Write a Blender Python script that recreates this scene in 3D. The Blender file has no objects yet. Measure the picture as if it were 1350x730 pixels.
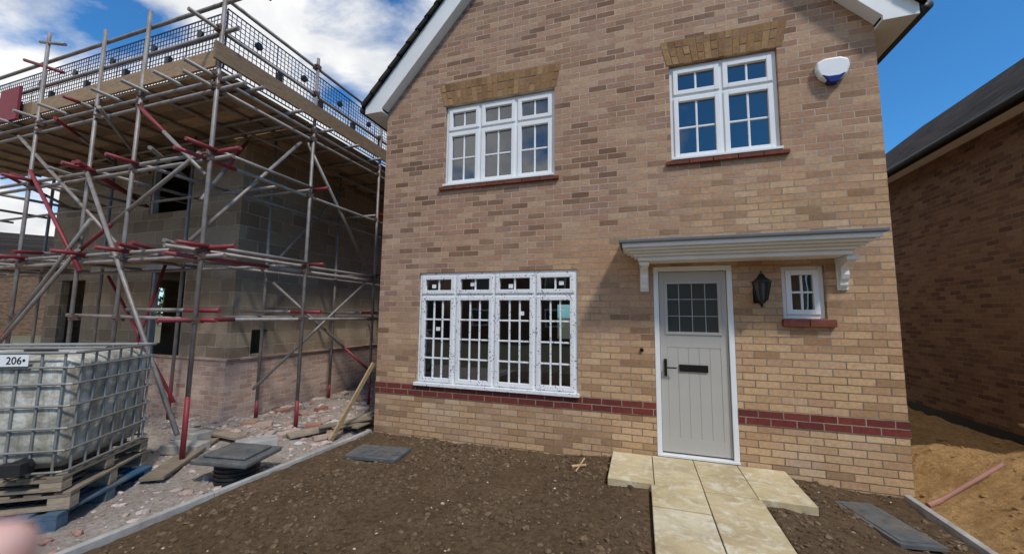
import bpy, math, random
from mathutils import Matrix, Vector, noise
random.seed(7)
scene=bpy.context.scene
COL=scene.collection
# ------------------------------------------------------------------ helpers
def empty(name):
    e=bpy.data.objects.new(name,None); COL.objects.link(e); e.empty_display_size=.1; return e
class MB:
    def __init__(s): s.v=[]; s.f=[]
    def add(s,vs,fs):
        o=len(s.v); s.v+= [tuple(v) for v in vs]; s.f+=[tuple(i+o for i in f) for f in fs]
    def box(s,x0,x1,y0,y1,z0,z1,m=None):
        vs=[Vector((x,y,z)) for z in (z0,z1) for y in (y0,y1) for x in (x0,x1)]
        if m: vs=[m@v for v in vs]
        s.add(vs,[(0,2,3,1),(4,5,7,6),(0,1,5,4),(2,6,7,3),(0,4,6,2),(1,3,7,5)])
    def beam(s,p,q,w,h,up=(0,0,1)):
        p=Vector(p);q=Vector(q);d=(q-p); L=d.length; d.normalize(); u=Vector(up)
        if abs(d.dot(u))>.98: u=Vector((0,1,0))
        r=d.cross(u).normalized(); u=r.cross(d)
        m=Matrix((( r.x,d.x,u.x,p.x),(r.y,d.y,u.y,p.y),(r.z,d.z,u.z,p.z),(0,0,0,1)))
        s.box(-w/2,w/2,0,L,-h/2,h/2,m)
    def cyl(s,p,q,r,n=8,r2=None):
        p=Vector(p);q=Vector(q);d=(q-p).normalized()
        a=Vector((0,0,1)) if abs(d.z)<.9 else Vector((1,0,0))
        u=d.cross(a).normalized(); w=d.cross(u); r2=r if r2 is None else r2
        vs=[p+(u*math.cos(2*math.pi*i/n)+w*math.sin(2*math.pi*i/n))*r for i in range(n)]
        vs+=[q+(u*math.cos(2*math.pi*i/n)+w*math.sin(2*math.pi*i/n))*r2 for i in range(n)]
        s.add(vs,[(i,(i+1)%n,n+(i+1)%n,n+i) for i in range(n)]+[tuple(range(n))[::-1],tuple(range(n,2*n))])
    def prism(s,poly,f0,f1):
        n=len(poly); vs=[f0(a,b) for a,b in poly]+[f1(a,b) for a,b in poly]
        s.add(vs,[tuple(range(n)),tuple(range(n,2*n))[::-1]]+[(i,n+i,n+(i+1)%n,(i+1)%n) for i in range(n)])
    def obj(s,name,mat,parent=None,smooth=False,bevel=0,seg=2,fix=True):
        me=bpy.data.meshes.new(name); me.from_pydata(s.v,[],s.f)
        if fix:
            import bmesh
            bm=bmesh.new(); bm.from_mesh(me); bmesh.ops.recalc_face_normals(bm,faces=bm.faces); bm.to_mesh(me); bm.free()
        me.materials.append(mat)
        if smooth:
            for p in me.polygons: p.use_smooth=True
        o=bpy.data.objects.new(name,me); COL.objects.link(o)
        if parent: o.parent=parent
        if bevel:
            b=o.modifiers.new('bevel','BEVEL'); b.width=bevel; b.segments=seg; b.limit_method='ANGLE'
        return o
# ------------------------------------------------------------------ materials
class NT:
    def __init__(s,name):
        s.m=bpy.data.materials.new(name); s.m.use_nodes=True; s.t=s.m.node_tree; s.t.nodes.clear()
        s.out=s.t.nodes.new('ShaderNodeOutputMaterial')
    def n(s,ty): return s.t.nodes.new('ShaderNode'+ty)
    def l(s,a,b): s.t.links.new(a,b)
    def set(s,nd,**k):
        for a,b in k.items():
            inp=nd.inputs[a.replace('_',' ')]
            if hasattr(b,'is_linked') : s.l(b,inp)
            else: inp.default_value=b
    def math(s,op,a,b=0.0,c=None,clamp=False):
        nd=s.t.nodes.new('ShaderNodeMath'); nd.operation=op; nd.use_clamp=clamp
        for i,v in enumerate((a,b,c)):
            if v is None: continue
            if hasattr(v,'is_linked'): s.l(v,nd.inputs[i])
            else: nd.inputs[i].default_value=v
        return nd.outputs[0]
    def mix(s,f,a,b,mode='MIX'):
        nd=s.t.nodes.new('ShaderNodeMix'); nd.data_type='RGBA'; nd.blend_type=mode
        for i,v in ((0,f),(6,a),(7,b)):
            if hasattr(v,'is_linked'): s.l(v,nd.inputs[i])
            else: nd.inputs[i].default_value=v if i==0 else (v[0],v[1],v[2],1)
        return nd.outputs[2]
    def ramp(s,f,stops,interp='LINEAR'):
        nd=s.t.nodes.new('ShaderNodeValToRGB'); cr=nd.color_ramp; cr.interpolation=interp
        while len(cr.elements)<len(stops): cr.elements.new(.5)
        for e,(p,c) in zip(cr.elements,stops):
            e.position=p; e.color=(c[0],c[1],c[2],1) if not isinstance(c,(int,float)) else (c,c,c,1)
        s.l(f,nd.inputs[0]); return nd.outputs[0]
    def noise(s,scale,detail=4,rough=.55,vec=None,dist=0):
        nd=s.t.nodes.new('ShaderNodeTexNoise'); nd.inputs['Scale'].default_value=scale
        nd.inputs['Detail'].default_value=detail; nd.inputs['Roughness'].default_value=rough; nd.inputs['Distortion'].default_value=dist
        s.l(vec if vec else s.coord(),nd.inputs['Vector']); return nd.outputs['Fac']
    def coord(s):
        if not hasattr(s,'_c'): s._c=s.t.nodes.new('ShaderNodeTexCoord')
        return s._c.outputs['Object']
    def bsdf(s,color,rough=.8,metal=0,bump=None,bd=.01,bs=1.0,spec=.5):
        b=s.t.nodes.new('ShaderNodeBsdfPrincipled')
        for key,v in (('Base Color',color),('Roughness',rough),('Metallic',metal),('Specular IOR Level',spec)):
            if hasattr(v,'is_linked'): s.l(v,b.inputs[key])
            else: b.inputs[key].default_value=(v[0],v[1],v[2],1) if key=='Base Color' else v
        if bump is not None:
            bn=s.t.nodes.new('ShaderNodeBump'); bn.inputs['Distance'].default_value=bd; bn.inputs['Strength'].default_value=bs
            s.l(bump,bn.inputs['Height']); s.l(bn.outputs[0],b.inputs['Normal'])
        s.l(b.outputs[0],s.out.inputs[0]); return s.m
def simple(name,c,rough=.6,metal=0,var=.15,scale=8,bd=.002,dirt=None,dirtamt=.4,spec=.5):
    t=NT(name); nz=t.noise(scale,6,.6)
    col=t.mix(1.0,c,t.ramp(nz,[(.3,1-var),(.7,1+var)]),'MULTIPLY')
    if dirt: col=t.mix(t.ramp(t.noise(scale*.45,8,.7),[(.48,0.0),(.68,dirtamt)]),col,dirt)
    return t.bsdf(col,rough,metal,bump=t.noise(scale*10,4),bd=bd,bs=.5,spec=spec)
def island(name,stops,rough=.9,scale=30,bd=.003,var=.25):
    t=NT(name); g=t.t.nodes.new('ShaderNodeNewGeometry')
    col=t.ramp(g.outputs['Random Per Island'],stops)
    col=t.mix(1.0,col,t.ramp(t.noise(scale,6,.65),[(.3,1-var),(.7,1+var)]),'MULTIPLY')
    return t.bsdf(col,rough,bump=t.noise(scale*3,5,.7),bd=bd,bs=.7,spec=.2)
def brick(name,A,B,mortar,mortarB=None,bw=.225,rh=.075,ms=.0056,white=.25,bd=.010,var=.26,wob=1.0):
    t=NT(name); sp=t.t.nodes.new('ShaderNodeSeparateXYZ'); t.l(t.coord(),sp.inputs[0])
    wo=t.noise(9,3); wo2=t.noise(14,3)
    u=t.math('ADD',t.math('ADD',sp.outputs[0],sp.outputs[1]),t.math('MULTIPLY',t.math('SUBTRACT',wo,.5),.014*wob))
    v=t.math('ADD',sp.outputs[2],t.math('MULTIPLY',t.math('SUBTRACT',wo2,.5),.008*wob))
    cb=t.t.nodes.new('ShaderNodeCombineXYZ'); t.l(u,cb.inputs[0]); t.l(v,cb.inputs[1])
    b=t.t.nodes.new('ShaderNodeTexBrick'); b.offset=.5; b.offset_frequency=2
    t.l(cb.outputs[0],b.inputs['Vector'])
    t.set(b,Color1=(0,0,0,1),Color2=(1,1,1,1),Mortar=(0.5,.5,.5,1),Scale=1.0,Mortar_Size=ms,Mortar_Smooth=.2,Bias=0.0,Brick_Width=bw,Row_Height=rh)
    col=t.ramp(b.outputs['Color'],A)
    mort=mortar
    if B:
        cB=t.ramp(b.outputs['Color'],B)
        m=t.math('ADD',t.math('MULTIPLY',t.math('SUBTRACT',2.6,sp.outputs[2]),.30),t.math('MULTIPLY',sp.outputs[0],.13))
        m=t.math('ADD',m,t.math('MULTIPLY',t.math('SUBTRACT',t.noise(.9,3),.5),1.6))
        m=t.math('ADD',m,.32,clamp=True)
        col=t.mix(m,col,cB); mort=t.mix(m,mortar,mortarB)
    fn=t.noise(28,7,.7)
    col=t.mix(1.0,col,t.ramp(fn,[(.25,1-var),(.75,1+var)]),'MULTIPLY')
    mp=t.t.nodes.new('ShaderNodeMapping'); mp.inputs['Scale'].default_value=(3,3,22); t.l(t.coord(),mp.inputs[0])
    st=t.noise(2.2,5,.7,vec=mp.outputs[0])
    col=t.mix(t.ramp(st,[(.56,0.0),(.75,.40)]),col,(.13,.07,.043))
    if white: col=t.mix(t.ramp(t.noise(1.1,6,.7),[(.5,0.0),(.8,white)]),col,(.58,.49,.42))
    mcol=t.mix(1.0,mort,t.ramp(t.noise(5,5),[(.35,1.15),(.7,.65)]),'MULTIPLY')
    col=t.mix(b.outputs['Fac'],col,mcol)
    h=t.math('ADD',t.math('SUBTRACT',1.0,b.outputs['Fac']),t.math('MULTIPLY',fn,.4))
    return t.bsdf(col,.9,bump=h,bd=bd,bs=.9,spec=.2)

A=[(0,(.19,.10,.06)),(.2,(.31,.18,.11)),(.42,(.42,.25,.155)),(.6,(.35,.19,.123)),(.8,(.47,.30,.185)),(1,(.29,.163,.118))]
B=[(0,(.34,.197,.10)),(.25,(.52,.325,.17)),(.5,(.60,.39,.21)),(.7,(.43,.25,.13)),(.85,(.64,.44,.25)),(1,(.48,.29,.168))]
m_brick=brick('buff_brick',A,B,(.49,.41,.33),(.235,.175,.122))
m_redband=brick('red_band_brick',[(0,(.15,.03,.025)),(.5,(.20,.045,.033)),(1,(.12,.03,.026))],None,(.34,.26,.2),white=0)
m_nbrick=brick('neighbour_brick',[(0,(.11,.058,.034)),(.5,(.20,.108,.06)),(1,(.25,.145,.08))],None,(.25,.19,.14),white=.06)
m_block=brick('concrete_block',[(0,(.235,.175,.115)),(.3,(.315,.24,.16)),(.7,(.38,.295,.20)),(1,(.275,.21,.14))],None,(.48,.41,.32),bw=.45,rh=.225,ms=.008,white=.2,var=.15)
m_pbrick=brick('plinth_brick',[(0,(.44,.27,.20)),(.5,(.57,.41,.32)),(1,(.38,.23,.17))],None,(.62,.55,.48),white=.4)
m_arch=island('arch_brick',[(0,(.19,.105,.045)),(.35,(.31,.175,.075)),(.7,(.235,.125,.06)),(1,(.38,.235,.11))],scale=25)
m_sill=island('clay_sill',[(0,(.15,.048,.035)),(1,(.21,.072,.05))],scale=20)
m_archm=simple('arch_mortar',(.20,.15,.105),.95)
m_white=simple('upvc_white',(.80,.80,.79),.35,var=.04,scale=3,bd=.0003)
m_whitep=simple('painted_white',(.78,.78,.76),.45,var=.05,scale=4,bd=.0005,dirt=(.5,.48,.44),dirtamt=.12)
m_lead=simple('lead_sheet',(.12,.13,.145),.55,.2,var=.15,scale=6)
m_came=simple('lead_came',(.42,.43,.43),.4,.3)
m_door=simple('door_grey_green',(.45,.43,.385),.45,var=.03,scale=3,bd=.0003)
m_black=simple('black_metal',(.012,.012,.013),.35,.3)
m_blackp=simple('black_plastic',(.018,.018,.02),.5)
def tape():
    t=NT('protective_tape')
    a=t.noise(42,2,.5); b=t.noise(9,2,.5)
    k=t.math('MULTIPLY',t.ramp(a,[(.60,0.0),(.62,.85)]),t.ramp(b,[(.47,0.0),(.51,1.0)]))
    col=t.mix(k,(.80,.80,.80),(.13,.14,.17)); return t.bsdf(col,.35,bump=t.noise(20,3),bd=.001)
m_tape=tape()
def glass():
    t=NT('window_glass'); tr=t.n('BsdfTransparent'); tr.inputs[0].default_value=(.42,.47,.48,1)
    gl=t.n('BsdfGlossy'); gl.inputs['Roughness'].default_value=.01; gl.inputs[0].default_value=(.95,.97,1,1)
    fr=t.n('Fresnel'); fr.inputs[0].default_value=1.52
    bn=t.n('Bump'); bn.inputs['Distance'].default_value=.004; bn.inputs['Strength'].default_value=.35; t.l(t.noise(1.6,2),bn.inputs['Height']); t.l(bn.outputs[0],gl.inputs['Normal'])
    f=t.math('MULTIPLY_ADD',fr.outputs[0],2.8,.04,clamp=True)
    mx=t.n('MixShader'); t.l(f,mx.inputs[0]); t.l(tr.outputs[0],mx.inputs[1]); t.l(gl.outputs[0],mx.inputs[2]); t.l(mx.outputs[0],t.out.inputs[0]); return t.m
m_glass=glass()
def obscure():
    t=NT('door_glass'); return t.bsdf((.045,.055,.052),.06,bump=t.noise(25,2),bd=.001,bs=.3,spec=.9)
m_dglass=obscure()
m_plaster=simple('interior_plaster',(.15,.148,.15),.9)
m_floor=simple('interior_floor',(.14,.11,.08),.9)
def tiles(name,c1,c2):
    t=NT(name); sp=t.t.nodes.new('ShaderNodeSeparateXYZ'); t.l(t.coord(),sp.inputs[0])
    cb=t.t.nodes.new('ShaderNodeCombineXYZ'); t.l(sp.outputs[1],cb.inputs[0]); t.l(sp.outputs[2],cb.inputs[1])
    b=t.t.nodes.new('ShaderNodeTexBrick'); t.l(cb.outputs[0],b.inputs['Vector'])
    t.set(b,Color1=(*c1,1),Color2=(*c2,1),Mortar=(.006,.006,.006,1),Scale=1.0,Mortar_Size=.012,Mortar_Smooth=.3,Brick_Width=.30,Row_Height=.17)
    return t.bsdf(b.outputs['Color'],.95,bump=t.math('SUBTRACT',1.0,b.outputs['Fac']),bd=.03,spec=.1)
m_roof=tiles('slate_roof',(.030,.026,.024),(.066,.052,.043))
def scafmat(name,base,rust,amt,metal):
    t=NT(name); n1=t.noise(5,8,.7); n2=t.noise(40,4)
    col=t.mix(t.ramp(n1,[(.5-amt*.3,0.0),(.72,.85)]),base,rust)
    col=t.mix(1.0,col,t.ramp(n2,[(.3,.8),(.7,1.15)]),'MULTIPLY')
    return t.bsdf(col,.55,metal,bump=n2,bd=.001)
m_steel=scafmat('galvanised_tube',(.34,.32,.30),(.17,.11,.08),.55,.35)
m_red=scafmat('red_painted_tube',(.28,.015,.03),(.16,.05,.045),.5,.05)
m_rust=scafmat('rusty_coupler',(.13,.09,.075),(.2,.12,.08),.5,.3)
def wood(name,c,rough=.85):
    t=NT(name); g=t.t.nodes.new('ShaderNodeNewGeometry')
    mp=t.t.nodes.new('ShaderNodeMapping'); mp.inputs['Scale'].default_value=(3,3,12); t.l(t.coord(),mp.inputs[0])
    nz=t.noise(3,7,.7,vec=mp.outputs[0],dist=.6)
    col=t.mix(1.0,c,t.ramp(g.outputs['Random Per Island'],[(0,.65),(1,1.3)]),'MULTIPLY')
    col=t.mix(1.0,col,t.ramp(nz,[(.3,.65),(.7,1.25)]),'MULTIPLY')
    return t.bsdf(col,rough,bump=nz,bd=.003)
m_board=wood('scaffold_board',(.30,.195,.11))
m_wood=wood('weathered_timber',(.28,.22,.155))
m_newwood=wood('new_timber',(.52,.36,.18))
m_bluewood=simple('blue_painted_timber',(.02,.09,.17),.8,var=.3,dirt=(.16,.14,.11),dirtamt=.7,scale=6)
m_mesh=simple('brick_guard_mesh',(.02,.05,.14),.5)
def soilmat(name,c1,c2,c3,speck,sp0=.66,bd=.03):
    t=NT(name); n1=t.noise(2.2,8,.7); n2=t.noise(22,8,.75); n3=t.noise(90,4,.7)
    col=t.mix(t.ramp(n1,[(.35,0.0),(.65,1.0)]),c1,c2)
    col=t.mix(t.ramp(n2,[(.45,0.0),(.62,.8)]),col,c3)
    col=t.mix(t.ramp(n3,[(sp0,0.0),(sp0+.04,.7)]),col,speck)
    h=t.math('ADD',t.math('MULTIPLY',n2,1.0),t.math('MULTIPLY',n3,.5))
    return t.bsdf(col,.97,bump=h,bd=bd,bs=.9,spec=.08)
m_soil=soilmat('garden_soil',(.130,.083,.046),(.180,.120,.070),(.068,.043,.026),(.30,.22,.14),.68)
m_rub=soilmat('rubble_ground',(.40,.33,.28),(.50,.43,.37),(.26,.205,.165),(.62,.56,.5))
m_sand=soilmat('building_sand',(.50,.285,.115),(.66,.42,.19),(.36,.195,.075),(.68,.48,.28),bd=.05)
m_ground=soilmat('ground_earth',(.20,.165,.12),(.15,.16,.08),(.13,.11,.075),(.3,.27,.22))
def slabm():
    t=NT('sandstone_slab'); g=t.t.nodes.new('ShaderNodeNewGeometry')
    col=t.ramp(g.outputs['Random Per Island'],[(0,(.52,.42,.23)),(.4,(.62,.52,.32)),(.7,(.53,.43,.25)),(1,(.64,.56,.39))])
    n=t.noise(3.5,8,.7,dist=.8); col=t.mix(t.ramp(n,[(.42,0.0),(.62,.5)]),col,(.40,.28,.12))
    n2=t.noise(1.8,8,.75); col=t.mix(t.ramp(n2,[(.50,0.0),(.70,.55)]),col,(.25,.18,.11))
    n4=t.noise(7,7,.7,dist=.5); col=t.mix(t.ramp(n4,[(.50,0.0),(.66,.6)]),col,(.78,.73,.58))
    return t.bsdf(col,.85,bump=t.noise(12,7,.7),bd=.006)
m_slab=slabm()
m_conc=simple('concrete',(.38,.36,.33),.9,var=.25,scale=7,bd=.004,dirt=(.2,.155,.11),dirtamt=.6)
m_cover=simple('cast_cover',(.095,.10,.10),.75,var=.35,scale=9,bd=.006,dirt=(.20,.15,.10),dirtamt=.8)
m_pebble=island('stones',[(0,(.16,.115,.08)),(.4,(.24,.175,.12)),(.75,(.34,.27,.19)),(1,(.55,.48,.39))])
m_clod=island('clods',[(0,(.078,.049,.028)),(.5,(.125,.083,.048)),(1,(.185,.125,.074))])
m_debris=island('debris',[(0,(.26,.20,.17)),(.3,(.42,.36,.32)),(.55,(.33,.19,.14)),(.75,(.50,.45,.41)),(1,(.54,.42,.36))])
# ------------------------------------------------------------------ brick house
house=empty('brick_house')
XL,XR=-3.56,2.36
def wallgrid(mb,u0,u1,z0,z1,holes,P,depth):
    us=sorted({u0,u1,*[h[0] for h in holes],*[h[1] for h in holes]}); zs=sorted({z0,z1,*[h[2] for h in holes],*[h[3] for h in holes]})
    for a,b in zip(us,us[1:]):
        for c,d in zip(zs,zs[1:]):
            mu,mz=(a+b)/2,(c+d)/2
            if any(h[0]<mu<h[1] and h[2]<mz<h[3] for h in holes): continue
            mb.add([P(a,c,0),P(b,c,0),P(b,d,0),P(a,d,0)],[(0,1,2,3)])
    for h in holes:
        a,b,c,d=h
        for p,q in (((a,c),(a,d)),((a,d),(b,d)),((b,d),(b,c)),((b,c),(a,c))):
            mb.add([P(p[0],p[1],0),P(q[0],q[1],0),P(q[0],q[1],depth),P(p[0],p[1],depth)],[(0,1,2,3)])
UL=(-2.58,-1.0,3.465,4.65); UR=(.385,1.49,3.49,4.665); LL=(-2.91,-.715,.755,2.265); DR=(.15,.955,.185,2.265); SW=(1.41,1.79,1.69,2.24)
mb=MB(); sl=1.11
wallgrid(mb,XL,XR,0,4.71,[UL,UR,LL,DR,SW],lambda u,z,d:(u,d,z),.12)
apx=(XL+XR)/2; apz=4.71+(apx-XL)*sl
mb.add([(XL,0,4.71),(XR,0,4.71),(XR,0,4.76),(apx,0,apz+.05),(XL,0,4.76)],[(0,1,2,3,4)])
HD=9.0
mb.add([(XL,0,0),(XL,HD,0),(XL,HD,4.76),(XL,0,4.76)],[(0,1,2,3)])
mb.add([(XR,0,0),(XR,HD,0),(XR,HD,4.76),(XR,0,4.76)],[(0,1,2,3)])
RW=(-2.8,-1.2,.9,2.1)
wallgrid(mb,XL,XR,0,4.71,[RW],lambda u,z,d:(u,HD-d,z),.12)
mb.add([(XL,HD,4.71),(XR,HD,4.71),(XR,HD,4.76),(apx,HD,apz+.05),(XL,HD,4.76)],[(0,1,2,3,4)])
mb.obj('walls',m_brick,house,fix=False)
def room(x0,x1,y0,y1,z0,z1,name,holes=()):
    m=MB()
    wallgrid(m,x0,x1,z0,z1,list(holes),lambda u,z,d:(u,y1+d,z),.1)
    m.add([(x0,y0,z0),(x0,y1,z0),(x0,y1,z1),(x0,y0,z1)],[(0,1,2,3)]); m.add([(x1,y0,z0),(x1,y1,z0),(x1,y1,z1),(x1,y0,z1)],[(0,1,2,3)])
    m.add([(x0,y0,z1),(x1,y0,z1),(x1,y1,z1),(x0,y1,z1)],[(0,1,2,3)])
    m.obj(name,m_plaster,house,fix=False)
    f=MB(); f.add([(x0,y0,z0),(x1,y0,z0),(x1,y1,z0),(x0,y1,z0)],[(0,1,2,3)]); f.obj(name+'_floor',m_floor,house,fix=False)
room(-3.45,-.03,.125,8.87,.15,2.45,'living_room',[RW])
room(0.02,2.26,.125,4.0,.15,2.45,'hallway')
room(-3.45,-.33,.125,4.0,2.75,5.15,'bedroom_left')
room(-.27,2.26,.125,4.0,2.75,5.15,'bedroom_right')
m=MB(); m.box(-1.0,-.3,3.0,3.6,.15,1.1); m.box(-3.2,-2.7,5,5.4,.15,1.9); m.box(-2.2,-1.1,2.0,2.5,.15,.75); m.obj('stored_boxes',m_wood,house)
m=MB()
for a,b in ((XL-.006,.148),(.957,XR+.006)): m.box(a,b,-.008,.05,.60,.75)
m.obj('red_brick_band',m_redband,house)
def arch(x0,x1,z0,h,name):
    m=MB(); n=int(round((x1-x0)/.078)); cx=(x0+x1)/2; back=MB()
    for i in range(n):
        a=x0+.06+(x1-x0-.12)*i/n; b=x0+.06+(x1-x0-.12)*(i+1)/n
        def top(x): return cx+(x-cx)*((x1-x0)/(x1-x0-.12))+ (x-cx)*.02
        g=.0045
        hs=[0,.105,.215,h] if i%2 else [0,.215,h]
        jz=random.uniform(-.003,.003)
        for c,d in zip(hs,hs[1:]):
            def L(x,t): return x+(top(x)-x)*(t/h)
            jy=random.uniform(-.007,-.002); j1=random.uniform(-.002,.002)
            m.prism([(L(a,c)+g+j1,z0+c+g),(L(b,c)-g+j1,z0+c+g),(L(b,d)-g,z0+d-g+jz),(L(a,d)+g,z0+d-g+jz)],lambda u,z:(u,jy,z),lambda u,z:(u,.11,z))
    back.prism([(x0+.06,z0+.002),(x1-.06,z0+.002),(x1,z0+h),(x0,z0+h)],lambda u,z:(u,-.0015,z),lambda u,z:(u,.10,z))
    m.obj(name,m_arch,house,bevel=.002,seg=1); back.obj(name+'_mortar',m_archm,house)
arch(-2.67,-.92,4.652,.34,'soldier_arch_left'); arch(.30,1.60,4.667,.31,'soldier_arch_right')
def sill(x0,x1,z1,name,th=.05,pr=.05):
    m=MB(); n=max(1,int((x1-x0)/.23))
    for i in range(n):
        m.box(x0+(x1-x0)*i/n+.003,x0+(x1-x0)*(i+1)/n-.003,-pr,.06,z1-th,z1-.001)
    m.obj(name,m_sill,house,bevel=.004)
sill(UL[0]-.06,UL[1]+.06,UL[2]-.005,'clay_sill_left',.045,.04); sill(UR[0]-.06,UR[1]+.06,UR[2]-.005,'clay_sill_right',.045,.04)
sill(SW[0]-.02,SW[1]+.06,SW[2]-.003,'clay_sill_small',.075,.05)
def window(w,cols,tz,gt,gb,name,mat,yf=.045,fw=.05,mull=.05,sill=True):
    x0,x1,z0,z1=w; m=MB(); g=MB(); s=MB()
    m.box(x0+.002,x0+fw,yf,yf+.07,z0+.002,z1-.002); m.box(x1-fw,x1-.002,yf,yf+.07,z0+.002,z1-.002)
    m.box(x0+fw,x1-fw,yf,yf+.07,z0+.002,z0+fw); m.box(x0+fw,x1-fw,yf,yf+.07,z1-fw,z1-.002)
    for c in cols[1:-1]: m.box(c-mull/2,c+mull/2,yf,yf+.07,z0+fw,z1-fw)
    rows=[(z0+fw,z1-fw,gb)] if tz is None else [(z0+fw,tz-mull/2,gb),(tz+mull/2,z1-fw,gt)]
    for i,(a,b) in enumerate(zip(cols,cols[1:])):
        a2=a+fw if i==0 else a+mull/2; b2=b-fw if i==len(cols)-2 else b-mull/2
        if tz is not None: m.box(a2,b2,yf,yf+.07,tz-mull/2,tz+mull/2)
        for (c,d,(nx,nz)) in rows:
            sw=.045; o=.016; e=.006
            s.box(a2-e,a2+sw,yf-o,yf+.05,c-e,d+e); s.box(b2-sw,b2+e,yf-o,yf+.05,c-e,d+e)
            s.box(a2+sw,b2-sw,yf-o,yf+.05,c-e,c+sw); s.box(a2+sw,b2-sw,yf-o,yf+.05,d-sw,d+e)
            ga,gb_,gc,gd=a2+sw,b2-sw,c+sw,d-sw
            for k in range(1,nx): xx=ga+(gb_-ga)*k/nx; s.box(xx-.011,xx+.011,yf+.006,yf+.04,gc,gd)
            for k in range(1,nz):
                zz=gc+(gd-gc)*k/nz
                for q in range(nx):
                    qa=ga+(gb_-ga)*q/nx+(.011 if q else 0); qb=ga+(gb_-ga)*(q+1)/nx-(.011 if q<nx-1 else 0)
                    s.box(qa,qb,yf+.006,yf+.04,zz-.011,zz+.011)
            g.add([(ga,yf+.022,gc),(gb_,yf+.022,gc),(gb_,yf+.022,gd),(ga,yf+.022,gd)],[(0,1,2,3)])
    if sill: m.box(x0-.02 if sill==2 else x0+.002,x1+.02 if sill==2 else x1-.002,-.045,yf-.001,z0-.012 if sill==2 else z0+.002,z0+.03)
    m.obj(name+'_frame',mat,house,bevel=.004); s.obj(name+'_sashes',mat,house,bevel=.005); g.obj(name+'_glass',m_glass,house,fix=False)
w3=(UL[1]-UL[0])/3
window(UL,[UL[0],UL[0]+w3,UL[0]+2*w3,UL[1]],4.275,(2,1),(2,2),'window_upper_left',m_white)
window(UR,[UR[0],(UR[0]+UR[1])/2,UR[1]],4.29,(2,1),(2,2),'window_upper_right',m_white)
window(LL,[LL[0],-2.355,-1.80,-1.25,LL[1]],1.955,(2,1),(3,4),'window_lower',m_tape,yf=.02,sill=2)
window(SW,[SW[0],SW[1]],None,(2,1),(2,2),'window_small',m_white,sill=False)
m=MB()
for x,z in ((-2.70,2.08),(-2.12,2.10),(-1.58,2.07),(-.92,2.1),(-1.43,1.72),(-2.62,1.50)): m.box(x-.03,x+.03,.036,.039,z-.025,z+.025)
m.obj('window_labels',m_white,house)
m=MB()
for i in range(30): 
    x=-2.55+i*.052
    m.cyl((x,.45+.02*math.sin(i*1.7),3.0),(x,.45+.02*math.sin(i*1.7),4.9),.03,8)
m.obj('added_grey_folds',simple('grey_reflection_tone',(.20,.205,.22),.9),house,smooth=True)  # added grey folds behind the glass, standing in for its cloud reflection
# door
x0,x1,z0,z1=DR; m=MB()
m.box(x0+.002,x0+.055,.0,.09,z0+.03,z1-.002); m.box(x1-.055,x1-.002,.0,.09,z0+.03,z1-.002); m.box(x0+.055,x1-.055,.0,.09,z1-.055,z1-.002)
m.obj('door_frame',m_white,house,bevel=.004)
m=MB(); a,b,c,d=x0+.06,x1-.06,z0+.045,z1-.06
gx0,gx1,gz0,gz1=.285,.82,1.52,2.08
m.box(a,gx0,.03,.075,c,d); m.box(gx1,b,.03,.075,c,d); m.box(gx0,gx1,.03,.075,gz1,d); m.box(gx0,gx1,.03,.075,1.36,gz0)
m.box(gx0,gx1,.03,.075,c,c+.16)
n=5
for i in range(n):
    xa=gx0+(gx1-gx0)*i/n; xb=gx0+(gx1-gx0)*(i+1)/n; m.box(xa+.0015,xb-.0015,.033,.07,c+.16,1.36)
m.box(gx0,gx1,.037,.06,c+.16,1.36)
m.obj('door_leaf',m_door,house,bevel=.0012)
m=MB()
for (p,q,r,s_) in ((gx0-.02,gx1+.02,gz0-.02,gz0+.012),(gx0-.02,gx1+.02,gz1-.012,gz1+.02)): m.box(p,q,.02,.06,r,s_)
for (p,q) in ((gx0-.02,gx0+.012),(gx1-.012,gx1+.02)): m.box(p,q,.02,.06,gz0+.012,gz1-.012)
m.obj('door_glazing_bead',m_door,house,bevel=.004)
m=MB(); m.box(gx0-.001,gx1+.001,.046,.052,gz0-.001,gz1+.001); m.obj('door_glass',m_dglass,house)
m=MB()
for k in range(1,4): xx=gx0+(gx1-gx0)*k/4; m.box(xx-.004,xx+.004,.038,.0455,gz0+.012,gz1-.012)
for k in range(1,3): zz=gz0+(gz1-gz0)*k/3; m.box(gx0+.012,gx1-.012,.0395,.0452,zz-.004,zz+.004)
m.obj('leaded_grid',m_came,house)
m=MB(); m.box(.40,.69,.018,.032,1.10,1.175); m.box(.245,.275,.012,.032,1.04,1.23)
m.cyl((.26,.02,1.14),(.26,-.035,1.14),.010); m.cyl((.26,-.035,1.14),(.37,-.035,1.14),.009); m.cyl((.26,.015,1.075),(.26,.0,1.075),.012)
m.obj('door_furniture',m_black,house,bevel=.003)
m=MB(); m.box(x0+.002,x1-.002,-.02,.09,z0+.001,z0+.028); m.obj('door_threshold',m_whitep,house,bevel=.004)
m=MB(); m.cyl((.01,.0,1.32),(.01,-.02,1.32),.022,14); m.obj('door_bell',m_black,house)
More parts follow.
